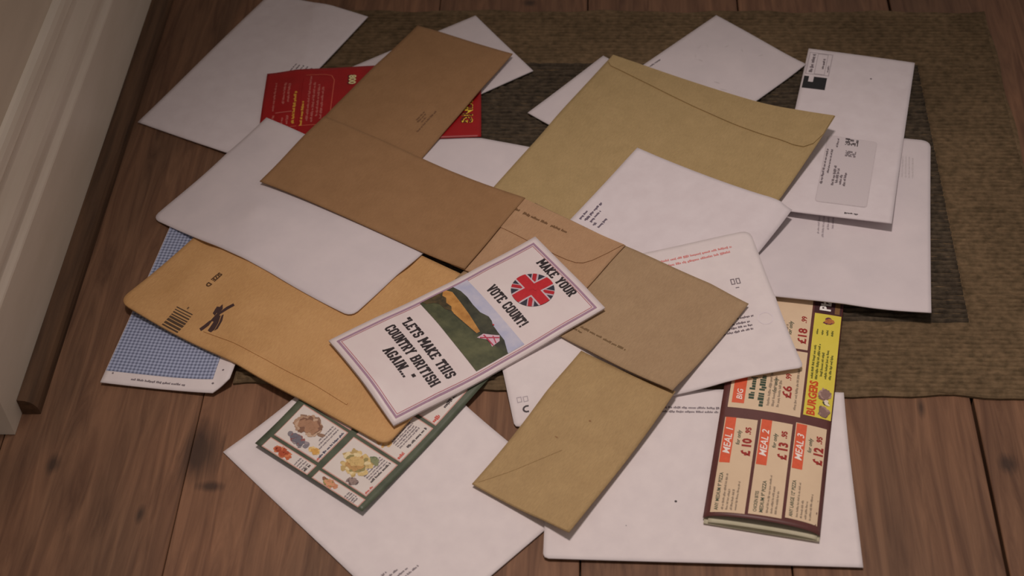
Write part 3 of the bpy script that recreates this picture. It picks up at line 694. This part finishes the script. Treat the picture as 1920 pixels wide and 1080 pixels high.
for q, (u0, v1, price, pence, num) in enumerate(((51, 80.2, '£ 10', '.95', '1'), (52.5, 52.9, '£ 13', '.95', '2'), (54.5, 26.3, '£ 12', '.95', '3'))):
    Ink(it, 'meal_banner', ORG, 2).rect(u0, v1 - 8.2, u0 + 42.3, v1 - .3).build()
    Ink(it, 'meal_lettering', WHT, 3).text('MEAL ' + num, u0 + 8, v1 - 6.9, 7.6, sx=1.02, bold=.012, shear=.25).build()
    k = Ink(it, 'price_lettering', PRC, 2); k.text(price, u0 + 8, v1 - 22.0, 9.4, sx=.95, bold=.05).text(pence, u0 + 28.0, v1 - 20.6, 5.8, sx=.95, bold=.05); k.build()
    Ink(it, 'offer_lettering', GRN, 2).text('for only', u0 + 17.5, v1 - 13.4, 4.2, bold=.02, shear=.2).build()
    k = Ink(it, 'dish_lettering', GRN, 2)
    if num == '2': k.text('CHICKEN BITES', 7, v1 - 5.4, 3.6, sx=.80, bold=.015).text('MEDIUM 9" PIZZA', 7, v1 - 10.0, 3.9, sx=1.0, bold=.018)
    else: k.text('ANY MEDIUM 9" PIZZA' if num == '1' else 'ANY LARGE 12" PIZZA', 5.5 + 3 * q / 2, v1 - 4.8, 3.8, sx=.92, bold=.018)
    k.build()
    k = Ink(it, 'small_print', MID, 2)
    for j, e in enumerate((36, 20, 20, 28) if num != '2' else (38, 28, 24)): k.words(6 + 1.5 * q, v1 - (8.6 if num != '2' else 13.6) - 3.2 * j, 6 + e, v1 - (8.6 if num != '2' else 13.6) - 3.2 * j, 1.5, 100 + 10 * q + j)
    k.build()
Ink(it, 'side_banner', ORG, 2).rect(107, 68, 134, 77.5).build()
k = Ink(it, 'meal_lettering', WHT, 3); k.text('BIG', 110, 70, 6.4, bold=.012, shear=.2); k.build()
k = Ink(it, 'dish_lettering', GRN, 2); k.words(112, 61, 134, 61, 4.4, 121).words(106, 53.5, 148, 53.5, 4.6, 122); k.build()
k = Ink(it, 'small_print', MID, 2)
for j in range(3): k.words(108, 49 - 3.8 * j, 142 - 4 * j, 49 - 3.8 * j, 2, 125 + j)
k.cut().words(108, 28.5, 150, 28.5, 1.8, 129).cut().words(176, 46, 200, 46, 1.8, 130).words(176, 42, 196, 42, 1.8, 131); k.build()
Ink(it, 'offer_lettering', GRN, 2).text('for only', 121, 44.6, 4.6, bold=.02, shear=.2).cut().text('for only', 185, 38.8, 4.6, bold=.02, shear=.2).build()
k = Ink(it, 'price_lettering', PRC, 2); k.text('£6', 117.5, 33.2, 9.6, sx=1.2, bold=.03).text('.99', 135.5, 34.6, 6, bold=.03).cut().text('£18', 177, 26.8, 9.6, sx=1.15, bold=.03).text('.99', 200, 28.0, 6, bold=.03); k.build()
Ink(it, 'burger_lettering', ink(196, 74, 30), 2).text('BURGERS', 106.8, 13.8, 8.8, sx=.90, bold=.04).build()
k = Ink(it, 'burger_print', ink(104, 104, 40), 2)
for j, (a, b) in enumerate(((142, 178), (142, 180), (146, 172), (144, 176), (144, 170))): k.words(a, 18.2 - 3.5 * j, b, 18.2 - 3.5 * j, 1.9, 140 + j)
for j in range(4): k.words(190, 18.0 - 4 * j, 196, 18.0 - 4 * j, 1.6, 150 + j)
k.build()
blobs(it, 'burger_picture', [ink(120, 92, 84), ink(160, 130, 120), ink(132, 104, 96)], 112, 6.6, 3.6, 3.2, 8, 31, 2.8)
blobs(it, 'burger_picture', [ink(128, 98, 90), ink(168, 138, 126), ink(136, 108, 100)], 128, 7.6, 3.8, 3.4, 8, 33, 2.8)
blobs(it, 'salad_picture', [ink(70, 68, 52), ink(226, 214, 190)], 121, 5.4, 1.6, 2.6, 4, 35, 1.7)
blobs(it, 'round_badge', [ink(96, 44, 70), ink(128, 64, 84), ink(176, 110, 60)], 205.5, 10.5, 2.6, 2.6, 6, 37, 2.4)
Ink(it, 'pizza_lettering', ink(236, 230, 226), 2).text('Pizza', 216.5, 10.2, 12, sx=.95, bold=.04).build()
Ink(it, 'dark_strip', ink(64, 36, 40), 1).rect(214, 1, 264, 23).build()
Ink(it, 'tan_strip', ink(120, 88, 56), 2).rect(214.5, 2.5, 262, 6.5).build()

# --- L
it = Item('L', 'white_envelope', 'large white envelope on the mat beneath the window envelope', 'envelope')
it.body(white2, rounds=(0, 2, 0, 0))
k = Ink(it, 'address_print', LGRY)
for q, a in enumerate((84, 80, 90, 92)): k.words(68.5 + 4 * q, a, 68.5 + 4 * q, 112, 1.7, 160 + q)
k.build()
k = Ink(it, 'blind_stamp', ink(204, 196, 196)); 
for q in range(5): k.words(135 + 3 * q, 168, 135 + 3 * q, 196, 1.5, 170 + q)
k.build()

# --- K window envelope
it = Item('K', 'window_envelope', 'white window envelope with a black postage mark in its corner', 'envelope')
it.body(white)
pane_m, n, l, p = new_mat('glassine_pane'); p.inputs['Base Color'].default_value = lin(216, 206, 208); p.inputs['Roughness'].default_value = .28; p.inputs['Specular IOR Level'].default_value = .6
t = n.new('ShaderNodeTexNoise'); t.inputs['Scale'].default_value = 40; b = n.new('ShaderNodeBump'); b.inputs['Strength'].default_value = .15; b.inputs['Distance'].default_value = .002; l.new(t.outputs['Fac'], b.inputs['Height']); l.new(b.outputs['Normal'], p.inputs['Normal'])
Ink(it, 'window_rim', ink(198, 188, 190), 1).rrect(17, 22.5, 111.8, 67.3, 3.4).build()
w = Ink(it, 'window_pane', pane_m, 2).rrect(17.8, 23.3, 111, 66.5, 2.8).build()
k = Ink(it, 'postage_mark', ink(34, 34, 36), 1); k.poly([(177, 78.4), (195.2, 78.4), (195.2, 90.8), (187, 90.8), (187, 95.4), (195.2, 95.4), (195.2, 100), (177, 100)]); k.build()
k = Ink(it, 'postage_frame', LGRY, 1); k.frame(198.5, 77.2, 232, 99.6, .7).frame(199.5, 81.5, 231, 91.5, .5); k.build()
k = Ink(it, 'postage_lettering', GRY, 1); k.words(201.5, 93.6, 214, 93.6, 3.2, 180).words(216, 93.6, 229.5, 93.6, 3.2, 181).words(208, 83.6, 224, 83.6, 2.0, 182).words(204, 78.6, 214, 78.6, 1.6, 183); k.build()
k = Ink(it, 'address_print', GRY, 3)
k.words(42, 64.2, 92, 64.2, 2.0, 184).words(58, 60.2, 92, 60.2, 1.7, 185).words(42, 54.2, 70, 54.2, 2.2, 186).words(46, 51.2, 68, 51.2, 2.2, 187).words(44.5, 47.8, 60, 47.8, 2.2, 188).words(43, 44.4, 62, 44.4, 2.2, 189).words(96, 56.5, 110, 56.5, 1.8, 190)
k.build()
k = Ink(it, 'sorting_code', BLK, 3)
R_ = random.Random(4)
for a in range(11):
    for b_ in range(6):
        if R_.random() < .62: k.rect(101.2 + 1.5 * b_, 39.2 + 1.05 * a, 102.5 + 1.5 * b_, 40.1 + 1.05 * a)
k.rect(108.8, 47, 110.8, 51); k.build()
k = Ink(it, 'sorting_code_grey', GRY, 3)
for a in range(9):
    for b_ in range(6):
        if R_.random() < .7: k.rect(85.2 + 1.4 * b_, 39.6 + 1.05 * a, 86.4 + 1.4 * b_, 40.5 + 1.05 * a)
k.build()
k = Ink(it, 'corner_code', BLK, 1); k.words(7.2, 40.5, 7.2, 29, -2.0, 191); k.build()
k = Ink(it, 'ink_speck', GRY, 1); k.ell(203, 38, 1.0, 1.0, 8); k.build()

# --- H
it = Item('H', 'white_envelope', 'slightly smudged white envelope on the mat with one corner touching the window envelope', 'envelope')
it.body(white2)
k = Ink(it, 'edge_print', GRY); k.words(106, 106.4, 131, 106.4, 1.9, 200); k.build()
k = Ink(it, 'smudge', ink(198, 190, 190))
for q in range(9): k.ell(170 + 33 * math.sin(q * 2.3), 62 + 30 * math.cos(q * 1.7), 2.6, .5, 8, q, .3, q).cut()
k.build()
# --- G
Item('G', 'white_envelope', 'plain white envelope on the mat showing one corner beside the flap of big manila envelope', 'envelope', parts=False).body(white2)

# --- F big manila with gummed flap
it = Item('F', 'manila_envelope', 'big buff manila envelope with a sealed flap along its curling top edge', 'envelope')
it.body(manila)
FT = it.s.h * 1000 - 322.5
flap_line = [(2, 310), (7.2, 305.5), (30, 301), (53.8, 297), (80, 292.5), (106, 288.5), (135, 285), (164.5, 281.5), (190, 278), (212, 275), (221.8, 276.5), (228, 283.5), (231, 297)]
flap_line = [(x, y + FT) for x, y in flap_line]
k = Ink(it, 'flap', manila); k.poly(flap_line + [(230.5, 321.8 + FT), (.7, 321.8 + FT)]); k.build(fine=8, thick=.0011)

# --- M
it = Item('M', 'white_envelope', 'clean white envelope lying on the big manila envelope', 'envelope')
it.body(white)
k = Ink(it, 'address_print', ink(96, 84, 100))
for q, (u, a, b) in enumerate(((6.0, 23, 35), (10.8, 24, 50), (15.8, 25, 41), (20.2, 23, 28), (25.4, 23, 36))): k.words(u, a, u, b, -2.3, 210 + q)
k.build()

# --- N
it = Item('N', 'white_envelope', 'white envelope printed with two red lines and a black address', 'envelope')
it.body(cream_p, rounds=(0, 2, 1, 1))
k = Ink(it, 'red_print', ink(208, 132, 128)); k.words(150, 136.4, 211.5, 135.0, 2.3, 220).words(150, 130.4, 209.5, 129.4, 2.5, 221); k.build()
k = Ink(it, 'address_print', ink(104, 92, 98)); 
for q, (a, b, v) in enumerate(((190, 209.5, 61.5), (184, 205, 56.5), (181, 206, 52.5), (176, 205.5, 48.4))): k.words(a, v, b, v, 2.0, 222 + q)
k.build()
k = Ink(it, 'logo_print', GRY); k.frame(200.5, 96, 204, 101.5, .8).frame(205, 96, 208.5, 101.5, .8); k.line(203, 92.5, 206, 92.5, .8); k.build()
k = Ink(it, 'round_mark', ink(216, 206, 210)); k.path([(218 + 6 * math.cos(t * .35), 57 + 6 * math.sin(t * .35)) for t in range(19)], .7); k.build()
k = Ink(it, 'corner_mark', BLK); k.path([(12.5 + 3 * math.cos(1 + t * .45), 14 + 2.6 * math.sin(1 + t * .45)) for t in range(10)], 1.5); k.build()
k = Ink(it, 'corner_mark_grey', LGRY); k.frame(6, 21, 10, 26, .7).frame(11, 20.5, 15, 25.5, .7); k.build()

# --- P
it = Item('P', 'brown_envelope', 'small olive brown wage envelope overlapping the two large white envelopes on the boards', 'envelope')
it.body(olive_buff)
k = Ink(it, 'flap', olive_buff); k.poly([(.7, .7), (85.3, .7), (80, 10), (62, 27), (52, 33), (42, 34), (30, 28), (10, 10)]); k.build(fine=6, thick=.00022)
k = Ink(it, 'crease', olive_buff); k.path([(3, 4), (18, 26), (40, 62)], .8); k.build(thick=.0004)
k = Ink(it, 'scuff', ink(140, 104, 66)); k.ell(44, 96, 1.1, .8, 8).cut().ell(30, 70, 1.4, .6, 8); k.build()

# --- E1
it = Item('E1', 'tan_envelope', 'tan envelope with faint address print lying across the red leaflet', 'envelope')
it.body(tan_dk)
k = Ink(it, 'address_print', ink(118, 86, 60))
for q, (u, a, b) in enumerate(((81.5, 92, 106), (84, 90, 104), (87, 92, 100), (90.5, 79, 112))): k.words(u, a, u, b, 1.7, 230 + q)
k.build()
# --- O2
it = Item('O2', 'buff_envelope', 'grey buff envelope with a line of print along its lower edge overlapping the wage envelope', 'envelope')
it.body(grey_buff)
k = Ink(it, 'edge_print', ink(112, 88, 58)); k.words(118, 16.6, 139, 16.6, 2.2, 240).words(141, 16.2, 163, 16.2, 2.3, 241).words(114, 12, 124, 12, 1.8, 242); k.build()
# --- O1
it = Item('O1', 'buff_envelope', 'pinkish buff envelope with rounded gummed flap lying under the British flag leaflet', 'envelope')
it.body(buff)
fl = [(x, y - 4) for x, y in ((1, 61.3), (37, 60.9), (70.1, 60.6), (81, 61.2), (89, 62.6), (94.5, 65.6), (99.4, 72.2), (105.9, 85.8), (110.6, 98.5))]
k = Ink(it, 'flap', buff); k.poly([(1, 97.4)] + fl + [(111.8, 97.4)]); k.build(fine=6, thick=.0009)
k = Ink(it, 'flap_print', ink(112, 82, 52), 10); k.words(6, 81.0, 13, 81.2, 2.5, 250).words(16.5, 80.8, 42.5, 81.4, 2.7, 251).words(46, 81.2, 62.5, 82, 2.7, 252); k.build()
# --- E2
Item('E2', 'tan_envelope', 'plain tan envelope without print lying over the end of the addressed tan envelope', 'envelope', parts=False).body(tan_dk)

# --- U election leaflet
it = Item('U', 'election_leaflet', 'white folded election leaflet with British flag roundel and landscape picture on top of pile', 'leaflet')
it.body(gloss_white, 'cover', zlo=lambda b, t: t - .0005); it.body(gloss_white, 'inner_page', zlo=lambda b, t: b + (t - b) * .4, zhi=lambda b, t: b + (t - b) * .4 + .0004, inset=(.001, .001, .0005, .0)); it.body(gloss_white, 'back_page', zhi=lambda b, t: b + .0005, inset=(.0005, 0, 0, 0))
k = Ink(it, 'border_line', ink(160, 128, 148)); k.frame(5.2, 4.6, 96.4, 198.4, 1.9); k.build()
k = Ink(it, 'border_line', ink(176, 110, 122)); k.frame(7.9, 7.3, 93.7, 195.7, .6); k.build()
PU0, PU1, PV0, PV1 = 7.2, 91.5, 82.4, 129
def shade(name, c1, c2, sc):
    return paper(name, c1, c2, rough=.45, scale=sc, bump=.02)
pic = Ink(it, 'landscape_picture', shade('picture_sky', (158, 168, 204), (212, 208, 218), 32), 2).rect(PU0, PV0, PU1, PV1).build()
Ink(it, 'hill_print', shade('picture_hill', (50, 52, 46), (84, 84, 66), 90), 3, ).poly([(PU0, 95), (PU0, 115), (15, 117.6), (24, 118.2), (34, 117.4), (44, 117.8), (51.7, 121), (57, 120.6), (61.4, 118.8), (70, 118.2), (79, 118), (PU1, 113), (PU1, 95)]).build()
Ink(it, 'meadow_print', shade('picture_meadow', (58, 64, 48), (104, 106, 76), 60), 4).poly([(PU0, PV0), (PU1, PV0), (PU1, 113.5), (80, 109), (66, 104), (58, 102), (45, 100), (30, 97), (18, 95.5), (PU0, 96)]).build()
Ink(it, 'wheat_print', shade('picture_wheat', (170, 118, 60), (212, 158, 88), 110), 5).poly([(PU0, 108), (12, 111.2), (22, 110.4), (40, 109.2), (60.8, 106.6), (60.6, 103.4), (46, 101), (33.7, 99), (24, 99.6), (15.9, 98.2), (PU0, 101)]).build()
Ink(it, 'hedge_print', shade('picture_hedge', (54, 52, 42), (112, 94, 62), 120), 6).poly([(PU0, 84), (11, 86), (14, 92), (18, 95), (25, 95.6), (30, 99), (26, 101.4), (20, 100.2), (15, 103.2), (11, 102), (PU0, 105)]).build()
fg = Ink(it, 'small_flag', ink(206, 178, 190), 7).poly([(64.6, 101), (64.2, 107.4), (69, 112.5), (73.2, 117.4), (77.8, 114.2), (79, 106), (72, 107.8)]).build()
k = Ink(it, 'small_flag_bars', ink(176, 62, 84), 8); k.line(66, 103, 75, 116, 1.2).line(65.4, 107, 78.6, 107.6, 1.2).line(70.5, 112.6, 78, 110.6, 1.0); k.build()
k = Ink(it, 'red_spot', ink(186, 52, 58), 7); k.ell(61.4, 119.2, .9, .7, 8); k.build()
CX, CY, CR = 50.2, 166.2, 18.2
circ = [(CX + CR * math.cos(2 * math.pi * t / 40), CY + CR * math.sin(2 * math.pi * t / 40)) for t in range(40)]
Ink(it, 'flag_roundel', ink(50, 50, 62), 2).poly(circ).build()
def bands(name, col, layer, bs):
    k = Ink(it, name, col, layer)
    for b in bs:
        q = clip_convex(b, circ)
        if len(q) > 2: k.poly(q)
    k.build()
bands('flag_saltire_white', ink(186, 168, 176), 3, [band(CX, CY, 42, 2.9), band(CX, CY, -42, 2.9)])
bands('flag_saltire_red', ink(176, 36, 46), 4, [band(CX, CY, 42, 1.7, off=.3), band(CX, CY, -42, 1.7, off=-.3)])
bands('flag_cross_white', ink(196, 180, 186), 5, [band(CX, CY, 0, 6.0), band(CX, CY, 90, 6.0)])
bands('flag_cross_red', ink(186, 38, 46), 6, [band(CX, CY, 0, 4.6), band(CX, CY, 90, 4.6)])
TXT = ink(46, 38, 40)
k = Ink(it, 'lettering', TXT, 2)
slab_text(k, 'MAKE YOUR', 26.5, 186.4, 47.5, 8.2).cut(); slab_text(k, 'VOTE COUNT!', 26.5, 135.6, 49.5, 8.6).cut()
slab_text(k, '"LETS MAKE THIS', 16.0, 58.2, 70.5, 9.0).cut(); slab_text(k, 'COUNTRY BRITISH', 16.0, 43.2, 70.5, 9.0).cut(); slab_text(k, 'AGAIN..."', 36.5, 29.4, 35, 9.0)
k.build()
